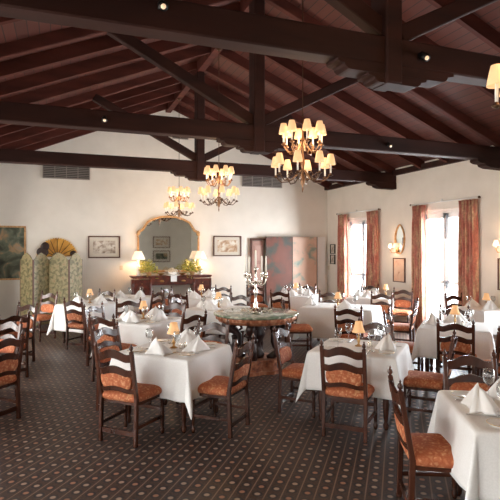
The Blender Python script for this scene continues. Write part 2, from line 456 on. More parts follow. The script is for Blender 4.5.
# ------------------------------------------------------------------ dining tables
def cloth_mesh(wx, wy, drop, cdrop, seed, top=.757):
    """square cloth over a wx x wy top, overhanging by drop; corners hang in one fold"""
    rnd = random.Random(seed); ph = [rnd.uniform(0, 6.28) for _ in range(6)]
    hx, hy = wx / 2, wy / 2
    def axis(h):
        inner = [-h + 2 * h * i / 12 for i in range(13)]
        out = [h + drop * t for t in (.04, .12, .25, .4, .55, .7, .85, 1)]
        return [-o for o in reversed(out)] + inner + out
    X = axis(hx); Y = axis(hy); bm = bmesh.new(); g = {}
    for i, s in enumerate(X):
        for j, t in enumerate(Y):
            ox = max(0, abs(s) - hx); oy = max(0, abs(t) - hy)
            sx = math.copysign(1, s); sy = math.copysign(1, t)
            if ox == 0 and oy == 0: p = (s, t, top)
            elif oy == 0 or ox == 0:
                o = ox or oy; along = t if ox else s
                e = o * .10 + .021 * (o / drop) * math.sin(along * 13 + ph[0 + (sx > 0) if ox else 2 + (sy > 0)]) + .010 * (o / drop) * math.sin(along * 29 + ph[4])
                e += .01 * min(1, o / .03)
                z = top - o * .985 + .0
                if ox: p = (sx * (hx + e), t, z)
                else: p = (s, sy * (hy + e), z)
            else:
                r = math.hypot(ox, oy); phi = math.atan2(oy, ox)
                rr = min(r, cdrop)
                q = 1 - abs(phi - PI / 4) / (PI / 4)          # 0 at the sides, 1 on the diagonal
                base = rr * .10 + .01
                outd = rr * .16 * q ** 1.2
                ax = base * math.cos(phi * 1) + outd * .707; ay = base * math.sin(phi) + outd * .707
                # keep the two sides of the fold apart near the hem
                lat = .05 * rr * math.sin(2 * (phi - PI / 4)) * q
                ax -= lat * .7; ay += lat * .7
                z = top - math.sqrt(max(rr * rr - outd * outd, 0)) * .985
                p = (sx * (hx + ax), sy * (hy + ay), z)
            g[i, j] = bm.verts.new(p)
    for i in range(len(X) - 1):
        for j in range(len(Y) - 1):
            bm.faces.new((g[i, j], g[i + 1, j], g[i + 1, j + 1], g[i, j + 1]))
    m = MB.__new__(MB); m.bm = bm
    me = m.mesh('tablecloth', linen, True); return me

def table(key, x, y, rot, wx, wy, desc, drop=.40, cdrop=.56, seed=1):
    t = thing('dining_table', 'dark turned-leg wooden table under the white cloth: ' + desc, 'table', (x, y, 0), hd(rot), 'cloth-covered dining tables')
    MB().box(0, 0, .728, wx - .01, wy - .01, .035, bevel=.004).box(0, 0, .665, wx - .16, wy - .16, .09).build('tabletop', wood_dark, t)
    for sx in (-1, 1):
        for sy in (-1, 1):
            MB().lathe([(.016, 0), (.026, .02), (.03, .05), (.018, .08), (.024, .11), (.034, .25), (.026, .4), (.022, .44), (.034, .47), (.034, .66)], sx * (wx / 2 - .11), sy * (wy / 2 - .11), 0, 10).build('leg', wood_dark, t, True)
    c = bpy.data.objects.new('tablecloth', cloth_mesh(wx, wy, drop, cdrop, seed)); C.objects.link(c)
    c.location = (x, y, 0); c.rotation_euler = (0, 0, hd(rot))
    sm = c.modifiers.new('s', 'SUBSURF'); sm.levels = 1; sm.render_levels = 1
    so = c.modifiers.new('t', 'SOLIDIFY'); so.thickness = .003; so.offset = 1
    tag(c, 'white linen tablecloth draped over ' + desc, 'tablecloth', 'white tablecloths')
    return t
TOP = .762

# small things on the tables -------------------------------------------------
def make_lamp():
    t = thing('table_lamp', '', 'lamp')
    MB().lathe([(.042, 0), (.044, .006), (.02, .014), (.010, .03), (.016, .05), (.018, .07), (.009, .09), (.008, .14)], seg=12).build('lamp_base', brass, t, True)
    MB().lathe([(.022, .10), (.028, .12), (.022, .16), (.017, .19)], seg=10).build('lamp_glass', glass_m, t, True)
    sh = MB().shell([(.074, .155), (.064, .175), (.054, .20), (.044, .235), (.038, .275)], seg=20, mod=lambda a, h: 1 + .035 * math.cos(10 * a)).build('lamp_shade', shade_tb, t, True)
    s = sh.modifiers.new('t', 'SOLIDIFY'); s.thickness = .002
    return t
def make_napkin(seed=0, sc_=1.0):
    rnd = random.Random(seed); bm = bmesh.new(); n = 26; L = 9; rows = []
    for j in range(L):
        f = j / (L - 1); h = .155 * f
        row = []
        for i in range(n):
            a = 2 * PI * i / n
            r = .135 * (1 - f) ** .68 + .006
            pl = 1 + (.26 * math.sin(5 * a + seed) + .14 * math.sin(9 * a + 2 * seed)) * (1 - f * .4)
            rx = r * pl; ry = r * pl * .72
            row.append(bm.verts.new((rx * math.cos(a) + .018 * f * math.sin(seed), ry * math.sin(a) + .02 * f, h * (.86 + .16 * math.cos(2 * a + seed)) + (.018 * math.sin(3 * a + seed) * f))))
        rows.append(row)
    for a, b in zip(rows, rows[1:]):
        for i in range(n): bm.faces.new((a[i], a[(i + 1) % n], b[(i + 1) % n], b[i]))
    bm.faces.new(rows[-1]); bm.faces.new(rows[0][::-1])
    m = MB.__new__(MB); m.bm = bm
    return m.mesh('napkin', napkin_m, True)
def mesh_obj(name, me):
    o = bpy.data.objects.new(name, me); C.objects.link(o); return o
nap_meshes = [make_napkin(i * 1.7) for i in range(3)]
wine_me = MB().lathe([(.034, 0), (.034, .003), (.006, .008), (.004, .02), (.004, .085), (.012, .095), (.032, .115), (.038, .14), (.037, .165), (.031, .19), (.029, .19), (.035, .163), (.035, .14), (.028, .118), (.004, .1)], seg=16).mesh('wine_glass', glass_m, True)
wine_me.transform(Matrix.Diagonal((1.1, 1.1, 1.15, 1)))
tumb_me = MB().lathe([(.028, 0), (.030, .003), (.036, .10), (.034, .10), (.028, .008), (.002, .006)], seg=14).mesh('water_glass', glass_m, True)
fork_me = MB().box(0, -.03, .003, .007, .12, .003).box(0, .045, .003, .022, .03, .003).box(-.008, .075, .003, .003, .035, .003).box(0, .075, .003, .003, .035, .003).box(.008, .075, .003, .003, .035, .003).mesh('fork', steel)
knife_me = MB().box(0, -.06, .004, .012, .09, .005).box(.001, .05, .004, .016, .13, .002).mesh('knife', steel)
plate_me = MB().lathe([(.045, 0), (.05, .003), (.078, .012), (.08, .014), (.076, .014), (.048, .006), (.002, .005)], seg=24).mesh('side_plate', ceramic, True)
plate_rim = MB().shell([(.0775, .0145), (.0812, .0150), (.0815, .0120), (.0785, .0118)], seg=24).mesh('gold_rim', goldrim, True)
shaker_me = MB().lathe([(.016, 0), (.018, .01), (.013, .03), (.015, .045), (.012, .055), (.006, .062)], seg=10).mesh('shaker', silver, True)

proto_lamp = make_lamp(); lamp_used = [False]
def lamp(x, y, label):
    if lamp_used[0]: o = copy_tree(proto_lamp)
    else: o = proto_lamp; lamp_used[0] = True; KIDS[o.name] = list(o.children)
    o.location = (x, y, TOP); tag(o, label, 'lamp', 'small amber-shaded table lamps'); o.rotation_euler = (0, 0, random.uniform(0, 3)); return o
SIDE = {'near': 'near side', 'right': 'right side', 'far': 'far side', 'left': 'left side'}
def setting(tx, ty, h, half, side, desc, full=True, nap=True):
    """h: room heading from the table centre to the seat"""
    a = math.radians(h); f = Vector((math.sin(a), math.cos(a))); r = Vector((-f.y, f.x))   # r: diner's right hand
    def P(out, right): v = Vector((tx, ty)) + f * out + r * right; return v
    s = SIDE[side]
    if nap:
        p = P(half - .17, 0); o = mesh_obj('napkin', random.choice(nap_meshes)); o.location = (p.x, p.y, TOP); o.rotation_euler = (0, 0, hd(h) + random.uniform(-.25, .25))
        tag(o, 'white peaked napkin on %s of %s' % (s, desc), 'napkin', 'peaked white napkins')
    p = P(half - .25, .17); o = mesh_obj('wine_glass', wine_me); o.location = (p.x, p.y, TOP)
    tag(o, 'clear stemmed wine glass on %s of %s' % (s, desc), 'glass', 'stemmed wine glasses')
    if not full: return
    p = P(half - .13, -.16); o = mesh_obj('fork', fork_me); o.location = (p.x, p.y, TOP); o.rotation_euler = (0, 0, hd(h + 180))
    tag(o, 'steel fork laid on %s of %s' % (s, desc), 'fork', 'forks')
    p = P(half - .13, .16); o = mesh_obj('knife', knife_me); o.location = (p.x, p.y, TOP); o.rotation_euler = (0, 0, hd(h + 180))
    tag(o, 'steel table knife laid on %s of %s' % (s, desc), 'knife', 'table knives')
    p = P(half - .12, -.27); o = mesh_obj('side_plate', plate_me); o.location = (p.x, p.y, TOP)
    tag(o, 'white gold-rimmed side plate on %s of %s' % (s, desc), 'plate', 'side plates')
    q = mesh_obj('gold_rim', plate_rim); q.parent = o
def shakers(tx, ty, desc):
    for k, nm in ((-.03, 'left'), (.03, 'right')):
        o = mesh_obj('shaker', shaker_me); o.location = (tx + .09 + k * .9, ty - .06 + k * .5, TOP)
        tag(o, '%s small silver shaker by the lamp on %s' % (nm, desc), 'shaker', 'salt and pepper shakers')

D = dict(T1='the front left table', T2='the front middle table', T3='the bottom right table', T4='the second left table', T7='the right-hand table',
 T8='the small wall-side table', T9='the table behind the round one', T10='the table before the sideboard', T11='the table before the lacquer screen',
 T12='the long middle table', T13='the table by the far French door', T16='the far table by the folding screen',
 T18='the second left-edge table', T19='the nearest left-edge table', T22='the far table left of the sideboard')
TB = dict(T1=(1.16, 5.45, 45), T2=(3.10, 4.80, 45), T3=(2.93, 2.53, 28), T4=(1.20, 7.83, 45), T7=(5.23, 5.67, 45), T9=(2.70, 8.87, 45),
          T10=(2.93, 10.86, 45), T11=(5.16, 10.67, 45), T13=(6.60, 9.75, 45), T16=(.55, 10.48, 45), T18=(-1.40, 8.45, 45), T19=(-1.45, 6.42, 45), T22=(1.45, 11.55, 45))
for i, (k, (x, y, r)) in enumerate(TB.items()):
    table(k, x, y, r, .9, .9, D[k], .40 if k not in ('T16', 'T11') else .50, .56 if k not in ('T16',) else .60, seed=i + 3)
t12 = table('T12', 4.95, 8.30, 45, 1.3, .9, D['T12'], .56, .68, seed=31)
t8 = table('T8', 7.17, 7.12, 0, .62, .75, D['T8'], .42, .56, seed=32)

LP = dict(T1=(0, 0), T2=(0, .02), T4=(0, .02), T7=(0, 0), T9=(.02, 0), T10=(0, 0), T11=(0, 0), T13=(.25, -.2), T16=(0, 0), T18=(0, 0))
for k, (dx, dy) in LP.items():
    lamp(TB[k][0] + dx, TB[k][1] + dy, 'small brass lamp with amber shade on ' + D[k])
lamp(4.79, 8.14, 'small brass lamp with amber shade on ' + D['T12'])
lamp(7.17, 7.0, 'small brass lamp with amber shade on ' + D['T8'])
for k in ('T1', 'T2', 'T4', 'T7'): shakers(TB[k][0], TB[k][1], D[k])
S = [('T1', 225, 'near', 1), ('T1', 135, 'right', 1), ('T1', 45, 'far', 1), ('T1', 315, 'left', 1),
     ('T2', 225, 'near', 1), ('T2', 135, 'right', 1), ('T2', 45, 'far', 1), ('T2', 315, 'left', 1),
     ('T3', 298, 'left', 1), ('T3', 28, 'far', 1), ('T3', 208, 'near', 1),
     ('T4', 225, 'near', 1), ('T4', 135, 'right', 1), ('T4', 45, 'far', 0), ('T4', 315, 'left', 0),
     ('T7', 225, 'near', 0), ('T7', 315, 'left', 1), ('T7', 45, 'far', 0), ('T7', 135, 'right', 0),
     ('T9', 225, 'near', 0), ('T9', 315, 'left', 0), ('T9', 45, 'far', 0), ('T10', 225, 'near', 0), ('T10', 45, 'far', 0), ('T10', 315, 'left', 0), ('T10', 135, 'right', 0),
     ('T11', 225, 'near', 0), ('T11', 45, 'far', 0), ('T11', 135, 'right', 0), ('T11', 315, 'left', 0), ('T13', 225, 'near', 0), ('T13', 45, 'far', 0), ('T13', 315, 'left', 0),
     ('T16', 225, 'near', 0), ('T16', 45, 'far', 0), ('T16', 135, 'right', 0), ('T16', 315, 'left', 0),
     ('T18', 135, 'right', 0), ('T18', 45, 'far', 0), ('T19', 135, 'right', 1), ('T19', 45, 'far', 1), ('T22', 135, 'right', 0), ('T22', 225, 'near', 0)]
for k, h, sd, full in S:
    setting(TB[k][0], TB[k][1], h, .45, sd, D[k], bool(full), nap=not (k == 'T2' and sd in ('near', 'left', 'far')) and not (k == 'T1' and sd in ('left',)) and not (k == 'T7' and sd in ('right', 'near')))
for (h, sd, dx, dy) in ((225, 'near', .1, -.1), (45, 'far', .1, -.1), (315, 'left', -.1, .1)):
    setting(4.95 + dx, 8.30 + dy, h, .45 if sd != 'left' else .6, sd, D['T12'], False, nap=sd != 'far')
setting(7.17, 7.12, 0, .36, 'far', D['T8'], False)
setting(7.17, 7.12, 180, .36, 'near', D['T8'], False)

# chairs ----------------------------------------------------------------------
CH = [
 (.66, 5.05, 45, 'dark ladder-back chair seen from behind at the near side of the front left table'),
 (1.54, 4.96, -45, 'ladder-back chair with rust seat at the right side of the front left table'),
 (1.60, 5.90, 225, 'ladder-back chair at the far side of the front left table, beside the round one'),
 (.70, 5.98, 135, 'ladder-back chair lit pale on its front at the left side of the front left table'),
 (2.72, 4.40, 45, 'reddish-brown ladder-back chair seen squarely from behind at the near side of the front middle table'),
 (3.52, 5.20, 225, 'ladder-back chair at the far side of the front middle table, behind its lamp'),
 (3.66, 4.40, -45, 'ladder-back chair with rust seat turned left toward the right side of the front middle table'),
 (2.61, 5.20, 135, 'ladder-back chair between the round table and the front middle table, facing right'),
 (3.20, 3.19, 207, 'dark ladder-back chair facing the camera behind the table cut off at bottom right'),
 (2.46, 2.85, 117, 'ladder-back chair seen side-on at the bottom, its rust seat by the cut-off table'),
 (4.82, 5.20, 45, 'dark ladder-back chair seen from behind at the near side of the right-hand table'),
 (5.60, 6.10, 225, 'ladder-back chair at the far side of the right-hand table, before the French door'),
 (4.62, 5.95, 135, 'ladder-back chair seen edge-on at the left side of the right-hand table'),
 (7.33, 7.70, 180, 'ladder-back chair behind the small table against the right wall'),
 (4.94, 4.55, 20, 'ladder-back chair cut off by the right edge of the picture, below the small wall table'),
 (-.72, 6.02, -45, 'ladder-back chair at the left edge of the picture, nearest the camera there'),
 (-.80, 6.90, 225, 'ladder-back chair at the left edge, second from the camera'),
 (-.72, 8.00, -25, 'ladder-back chair at the left edge, third from the camera'),
 (-.70, 8.93, 225, 'ladder-back chair at the left edge, farthest of the four there'),
 (-.40, 11.07, 225, 'pale-lit ladder-back chair alone before the folding screen'),
 (.41, 9.78, 45, 'dark ladder-back chair seen from behind at the near side of the far left table'),
 (.76, 11.19, 225, 'ladder-back chair behind the far left table, against the cream wall'),
 (.70, 8.30, 135, 'pale-lit ladder-back chair at the left side of the second left table'),
 (.72, 7.31, 45, 'dark ladder-back chair seen from behind at the near side of the second left table'),
 (1.09, 8.89, 190, 'ladder-back chair behind the second left table, left of its lamp'),
 (1.62, 8.27, 225, 'ladder-back chair at the far right of the second left table, right of its lamp'),
 (1.66, 7.20, -25, 'ladder-back chair seen from behind at the right side of the second left table'),
 (2.48, 11.33, 135, 'pale-lit ladder-back chair left of the table before the sideboard'),
 (2.46, 10.40, 45, 'brown ladder-back chair seen from behind, at the near side of the table before the sideboard'),
 (2.24, 9.33, 135, 'ladder-back chair at the left side of the table behind the round marble table'),
 (1.78, 11.05, -45, 'brown ladder-back chair seen edge-on before the left end of the sideboard'),
 (3.47, 11.38, 225, 'ladder-back chair against the cream wall right of the sideboard'),
 (3.17, 9.29, 225, 'ladder-back chair just left of the candelabra, behind the round marble table'),
 (4.44, 11.30, 190, 'pale ladder-back chair behind the candelabra, before the narrow rose door'),
 (4.62, 10.15, 45, 'light brown ladder-back chair before the dark half of the lacquer screen'),
 (3.93, 8.03, 110, 'ladder-back chair with rust seat in profile at the left end of the long table'),
 (5.60, 11.13, 225, 'ladder-back chair against the pink half of the lacquer screen'),
 (5.12, 9.20, 225, 'ladder-back chair behind the long table near the room corner'),
 (4.37, 6.98, 45, 'ladder-back chair seen squarely from behind, in front of the long table'),
 (5.98, 8.55, 225, 'pale grey-lit ladder-back chair between the long table and the far French door'),
 (5.68, 7.50, -45, 'ladder-back chair seen edge-on at the right end of the long table'),
 (6.98, 9.22, 232, 'pale-lit ladder-back chair against the wall between the two French doors'),
 (7.02, 10.52, 225, 'ladder-back chair in front of the far French door'),
]
for c in CH: chair(*c)

# ------------------------------------------------------------------ round marble table and candelabra
rt = thing('round_table', 'round green marble table on a dark carved pedestal in the middle of the room', 'table', (2.76, 7.08, 0))
MB().lathe([(.60, .845), (.62, .85), (.635, .858), (.64, .87), (.635, .882), (.62, .886)], seg=64).build('tabletop', marble, rt, True)
MB().lathe([(.52, .752), (.555, .76), (.575, .79), (.60, .80), (.605, .83), (.60, .845)], seg=96, mod=lambda a, h: 1 + (.014 * math.sin(40 * a) if .755 < h < .835 else 0)).build('apron', copper, rt, False)
for k in range(4):
    a = PI / 4 + k * PI / 2 + .25; ca, sa = math.cos(a), math.sin(a)
    def R(r, z): return (r * ca, r * sa, z)
    path = [R(.46, .755), R(.47, .70), R(.42, .64), R(.33, .60), R(.27, .54), R(.27, .46), R(.31, .38), R(.33, .31), R(.25, .24), R(.18, .20)]
    lg = MB().tube(path, [.055, .07, .075, .06, .05, .055, .065, .06, .06, .05], 10)
    lg.tube([R(.36, .66), R(.30, .70), R(.24, .69), R(.22, .64), R(.26, .61)], [.03, .03, .026, .02, .015], 8)
    lg.tube([R(.30, .34), R(.40, .33), R(.46, .38), R(.44, .43), R(.40, .41)], [.03, .03, .025, .018, .012], 8)
    for q in range(5):
        t = q / 4; b_ = a + .28 * math.sin(3 * q)
        lg.superell((.42 * ca - .12 * t * ca + .05 * math.sin(2.4 * q) * -sa, .42 * sa - .12 * t * sa + .05 * math.sin(2.4 * q) * ca, .72 - .28 * t), .045, .045, .04, .8, 8, 6)
    lg.build('leg', mat('ebonised_carving', (.03, .012, .01), .3), rt, True)
MB().lathe([(.10, .20), (.13, .26), (.09, .32), (.07, .42), (.12, .52), (.14, .58), (.09, .66), (.16, .75)], seg=16, mod=lambda a, h: 1 + .06 * math.cos(8 * a)).build('pedestal', mat('ebonised_carving', (.03, .012, .01), .3), rt, True)
bs = MB(); pl = []
for i in range(24):
    a = 2 * PI * i / 24; r = .30 * (1 - .16 * math.cos(4 * a)); pl.append((a, r))
for z0, z1, f in ((0, .05, 1.08), (.05, .17, .96), (.17, .21, 1.05)):
    A = [bs.bm.verts.new((r * f * math.cos(a), r * f * math.sin(a), z0)) for a, r in pl]; B = [bs.bm.verts.new((r * f * math.cos(a), r * f * math.sin(a), z1)) for a, r in pl]
    bs.bm.faces.new(A[::-1]); bs.bm.faces.new(B)
    for i in range(24): bs.bm.faces.new((A[i], A[(i + 1) % 24], B[(i + 1) % 24], B[i]))
bo = bs.build('base', copper, rt)

ZT = .887
cd = thing('candelabra', 'silver five-arm candelabra with white candles on the round marble table', 'candelabra', (2.74, 7.05, ZT), .3)
MB().lathe([(.10, 0), (.11, .01), (.09, .03), (.045, .05), (.03, .08), (.04, .11), (.02, .15), (.016, .24), (.03, .28), (.036, .32), (.016, .36), (.014, .46), (.028, .49), (.014, .52), (.014, .62), (.03, .64), (.032, .67)], seg=16).build('stem', silver, cd, True)
MB().lathe([(.013, 0), (.013, .25), (.004, .265)], 0, 0, .67, 8).build('candle', candle_m, cd, True)
for k in range(4):
    a = k * PI / 2 + .35; ca, sa = math.cos(a), math.sin(a)
    def R(r, z): return (r * ca, r * sa, z)
    ar = MB().tube([R(.01, .45), R(.06, .42), R(.12, .415), R(.165, .44), R(.18, .49), R(.18, .53)], [.012, .012, .011, .010, .010, .012], 8)
    ar.tube([R(.06, .43), R(.08, .47), R(.11, .47), R(.10, .44)], .007, 6)
    ar.lathe([(.012, .52), (.035, .535), (.036, .545), (.018, .55), (.022, .58), (.024, .60)], .18 * ca, .18 * sa, 0, 12)
    o = ar.build('arm', silver, cd, True)
    MB().lathe([(.013, 0), (.012, .23), (.004, .245)], .18 * ca, .18 * sa, .60, 8).build('candle', candle_m, o, True)
gb = thing('leaf_garland', 'pale floral garland lying around the foot of the candelabra', 'garland', (2.74, 7.05, ZT))
lf = MB()
for i in range(70):
    a = random.uniform(0, 2 * PI); r = random.uniform(.13, .24); z = random.uniform(.008, .05)
    lf.box(r * math.cos(a), r * math.sin(a), z, random.uniform(.02, .05), random.uniform(.012, .03), .004, Matrix.Rotation(random.uniform(0, 6), 3, 'Z') @ Matrix.Rotation(random.uniform(-.6, .6), 3, 'X'))
lf.build('leaves', mat('pale_petals', (.55, .48, .38), .7, build=noise_col(20, [(.35, (.20, .24, .12)), (.5, (.6, .5, .4)), (.7, (.75, .68, .58))])), gb)

# ------------------------------------------------------------------ chandeliers
ch_brass = mat('chandelier_bronze', (.26, .14, .075), .4, .8)
def make_chandelier():
    t = thing('chandelier', '', 'chandelier')
    MB().lathe([(.004, -.12), (.012, -.08), (.008, -.05), (.02, -.02), (.032, .03), (.02, .07), (.010, .12), (.018, .18), (.028, .24), (.018, .30), (.009, .36), (.014, .44), (.026, .50), (.012, .56), (.008, .64), (.007, .80)], seg=14).build('column', ch_brass, t, True)
    for tier, (n, R0, zb, zc, off) in enumerate(((8, .335, .10, .20, 0), (8, .235, .45, .58, .39))):
        for k in range(n):
            a = 2 * PI * k / n + off; ca, sa = math.cos(a), math.sin(a)
            def R(r, z): return (r * ca, r * sa, z)
            ar = MB().tube([R(.02, zb + .05), R(R0 * .25, zb - .02), R(R0 * .5, zb - .085), R(R0 * .78, zb - .09), R(R0 * .96, zb - .03), R(R0, zc - .13)], .0075, 6)
            ar.tube([R(R0 * .5, zb - .085), R(R0 * .6, zb - .02), R(R0 * .5, zb + .02), R(R0 * .42, zb - .01)], .005, 5)
            ar.lathe([(.006, -.14), (.028, -.128), (.030, -.12), (.012, -.115), (.012, -.10)], R0 * ca, R0 * sa, zc, 8)
            o = ar.build('arm', darkbrass if tier == 0 else ch_brass, t, True)
            MB().lathe([(.011, -.10), (.011, .03)], R0 * ca, R0 * sa, zc, 6).build('candle', candle_m, o, True)
            sh = MB().shell([(.058, .0), (.054, .03), (.044, .08), (.033, .125)], R0 * ca, R0 * sa, zc, 14).build('lamp_shade', shade_ch, o, True)
            s = sh.modifiers.new('t', 'SOLIDIFY'); s.thickness = .002
    return t
pc = make_chandelier()
CHN = [((2.74, 5.48), 'two-tier brass chandelier with sixteen lit cream shades, largest fully in view at the upper middle'),
       ((2.74, 8.92), 'two-tier brass chandelier hanging second farthest, left of the largest one'),
       ((2.74, 12.25), 'two-tier brass chandelier hanging farthest back, above the arched mirror'),
       ((2.75, 2.14), 'two-tier chandelier cut off by the right edge at the top of the picture')]
for i, ((x, y), lb) in enumerate(CHN):
    if i == 0: o = pc; KIDS[o.name] = list(o.children); [KIDS.setdefault(q.name, list(q.children)) for q in o.children]
    else: o = copy_tree(pc)
    o.location = (x, y, 2.64); o.rotation_euler = (0, 0, .5 * i + .15); tag(o, lb, 'chandelier', 'brass chandeliers along the ridge')
    L = RZ - .26 - 3.44
    rd = MB().lathe([(.006, 0), (.006, L - .03), (.045, L - .02), (.05, L)], 0, 0, .80, 8).build('hanging_rod', darkbrass, o)
    pl_ = bpy.data.lights.new('chandelier_glow', 'POINT'); pl_.energy = 20; pl_.color = (1, .66, .36); pl_.shadow_soft_size = .25
    lo = bpy.data.objects.new('chandelier_glow', pl_); C.objects.link(lo); lo.location = (x, y, 3.12)

# ------------------------------------------------------------------ back wall
YW = YB
def framed(name, label, x0, x1, z0, z1, art, fm, fw=.035, mount=.0, wall='back', cat='picture', depth=.03):
    t = thing(name, label, cat, ((x0 + x1) / 2, YW - .0, z0) if wall == 'back' else ((XR, (x0 + x1) / 2, z0) if wall == 'right' else ((x0 + x1) / 2, YF, z0)))
    w = x1 - x0; h = z1 - z0
    if wall == 'right': t.rotation_euler = (0, 0, -PI / 2)
    if wall == 'front': t.rotation_euler = (0, 0, PI)
    y = -depth / 2 - .003
    f = MB()
    f.box(-w / 2 + fw / 2, y, h / 2, fw, depth, h).box(w / 2 - fw / 2, y, h / 2, fw, depth, h).box(0, y, fw / 2, w - 2 * fw, depth, fw).box(0, y, h - fw / 2, w - 2 * fw, depth, fw)
    f.build('frame', fm, t)
    if mount: MB().box(0, -.008, h / 2, w - 2 * fw, .008, h - 2 * fw).build('mount', mount_m, t)
    MB().box(0, -.015, h / 2, w - 2 * fw - 2 * mount, .008, h - 2 * fw - 2 * mount).build('print' if mount else 'canvas', art, t)
    return t
frame_brown = mat('brown_frame', (.10, .035, .02), .4)
framed('oil_painting', 'large dark landscape painting in a gilt frame at the left of the back wall', -1.85, -.79, 1.07, 2.39, art_oil, gilt, .04)
framed('framed_print', 'brown-framed print hanging left of the arched mirror', .67, 1.47, 1.59, 2.16, art_engr, frame_brown, .03, .09)
framed('framed_print', 'brown-framed print hanging right of the arched mirror', 4.01, 4.84, 1.62, 2.19, art_engr2, frame_brown, .03, .09)
framed('framed_print', 'framed print on the rear wall seen in the mirror, upper one', 5.25, 6.30, 1.85, 2.55, art_engr2, frame_brown, .05, .12, 'front')
framed('framed_print', 'framed print on the rear wall seen in the mirror, lower one', 5.25, 6.30, 1.00, 1.70, art_oil, frame_brown, .05, .12, 'front')
framed('framed_print', 'faded pink print under the wall mirror between the French doors', 9.86, 10.31, 1.03, 1.61, art_bot, frame_brown, .022, 0, 'right')
framed('framed_print', 'brown-framed print on the right wall, cut off by the picture edge', 6.60, 7.16, 1.07, 1.66, art_bot, frame_brown, .022, .05, 'right')
framed('framed_print', 'tiny dark-framed picture near the room corner, upper one', 13.10, 13.38, 1.68, 1.96, art_engr, black_m, .022, .03, 'right')
framed('framed_print', 'tiny dark-framed picture near the room corner, lower one', 13.10, 13.38, 1.37, 1.65, art_engr, black_m, .022, .03, 'right')

# vents
def vent(x0, x1, z0, z1, label, cells):
    t = thing('wall_vent', label, 'vent', ((x0 + x1) / 2, YW, z0)); w = x1 - x0; h = z1 - z0
    MB().box(0, -.006, h / 2, w, .01, h).build('backing', vent_dark, t)
    f = MB()
    for i in range(cells + 1): f.box(-w / 2 + w * i / cells, -.02, h / 2, .018, .03, h)
    f.box(0, -.02, 0, w + .018, .03, .018).box(0, -.02, h, w + .018, .03, .018); f.build('frame', grey_metal, t)
    s = MB(); n = max(3, int(h / .04))
    for i in range(n): s.box(0, -.018, h * (i + .5) / n, w, .018, .012, Matrix.Rotation(.6, 3, 'X'))
    s.build('louvres', grey_metal, t)
vent(-.40, .70, 3.60, 3.95, 'wide grey louvred vent high on the back wall, above the folding screen', 4)
vent(4.87, 6.10, 3.62, 3.99, 'wide grey louvred vent high on the back wall, above the lacquer screen', 4)
vent(2.86, 3.28, 4.83, 4.99, 'small vent near the gable peak of the back wall', 2)

# switch plates
tag(MB().box(1.50, YW - .006, 1.33, .08, .012, .12, bevel=.003).box(1.50, YW - .014, 1.33, .015, .008, .03).build('switch_plate', plast), 'small ivory switch plate on the back wall left of the sideboard', 'switch')
tag(MB().box(XR - .006, 13.50, 1.25, .012, .08, .12, bevel=.003).box(XR - .014, 13.50, 1.25, .008, .015, .03).build('switch_plate', plast), 'small ivory switch plate in the corner of the right wall', 'switch')

# folding screen with floral fabric panels
fs = thing('folding_screen', 'four-panel folding screen covered in green-gold floral fabric', 'screen', (-.2, 12.75, 0))
pts = [(-.87, 12.95), (-.58, 12.62), (-.25, 12.95), (.195, 12.62), (.50, 12.95)]
for (a, b) in zip(pts, pts[1:]):
    dx, dy = b[0] - a[0], b[1] - a[1]; w = math.hypot(dx, dy) - .012; ang = math.atan2(dy, dx)
    poly = [(-w / 2, .05), (w / 2, .05), (w / 2, 1.57), (w * .40, 1.60), (w * .26, 1.68), (0, 1.74), (-w * .26, 1.68), (-w * .40, 1.60), (-w / 2, 1.57)]
    o = MB().prism(poly, -.013, .013).build('panel', art_screen, fs)
    o.location = ((a[0] + b[0]) / 2 + .2, (a[1] + b[1]) / 2 - 12.75, 0); o.rotation_euler = (0, 0, ang)
    e = MB().box(-w / 2, 0, .80, .016, .03, 1.54).box(w / 2, 0, .80, .016, .03, 1.54).box(-w / 2, 0, .025, .03, .03, .05).box(w / 2, 0, .025, .03, .03, .05).build('panel_edge', frame_brown, o)

# gilded fan decoration on the wall above the screen
fn = thing('wall_fan', 'large dark and gilded fan-shaped wall decoration above the folding screen', 'fan', (-.07, YW - .01, 1.62))
m = MB(); n = 24; cen = []
for i in range(n):
    a0 = PI * (.02 + .96 * i / n); a1 = PI * (.02 + .96 * (i + 1) / n)
    r = .46; zf = .055 * (i % 2)
    poly = [(.12 * math.cos(a0), .12 * math.sin(a0)), (r * math.cos(a0), (r) * math.sin(a0)), ((r + .03) * math.cos((a0 + a1) / 2), (r + .03) * math.sin((a0 + a1) / 2)), (r * math.cos(a1), r * math.sin(a1)), (.12 * math.cos(a1), .12 * math.sin(a1))]
    m.prism(poly, -.02 - .012 * (i % 2), -.012 * (i % 2))
m.build('fan_leaf', fan_m, fn)
m = MB()
for i in range(9):
    a = PI * (.04 + .92 * i / 8); m.bar((0, -.04, 0), (.45 * math.cos(a), -.04, .45 * math.sin(a)), .012, .012)
m.superell((-.28, -.05, .27), .10, .02, .11, .8, 14, 8).superell((-.34, -.05, .13), .14, .02, .13, .8, 14, 8).superell((.38, -.05, .09), .08, .02, .08, .8, 12, 8)
m.build('fan_sticks', mat('fan_lacquer', (.03, .012, .008), .4), fn)

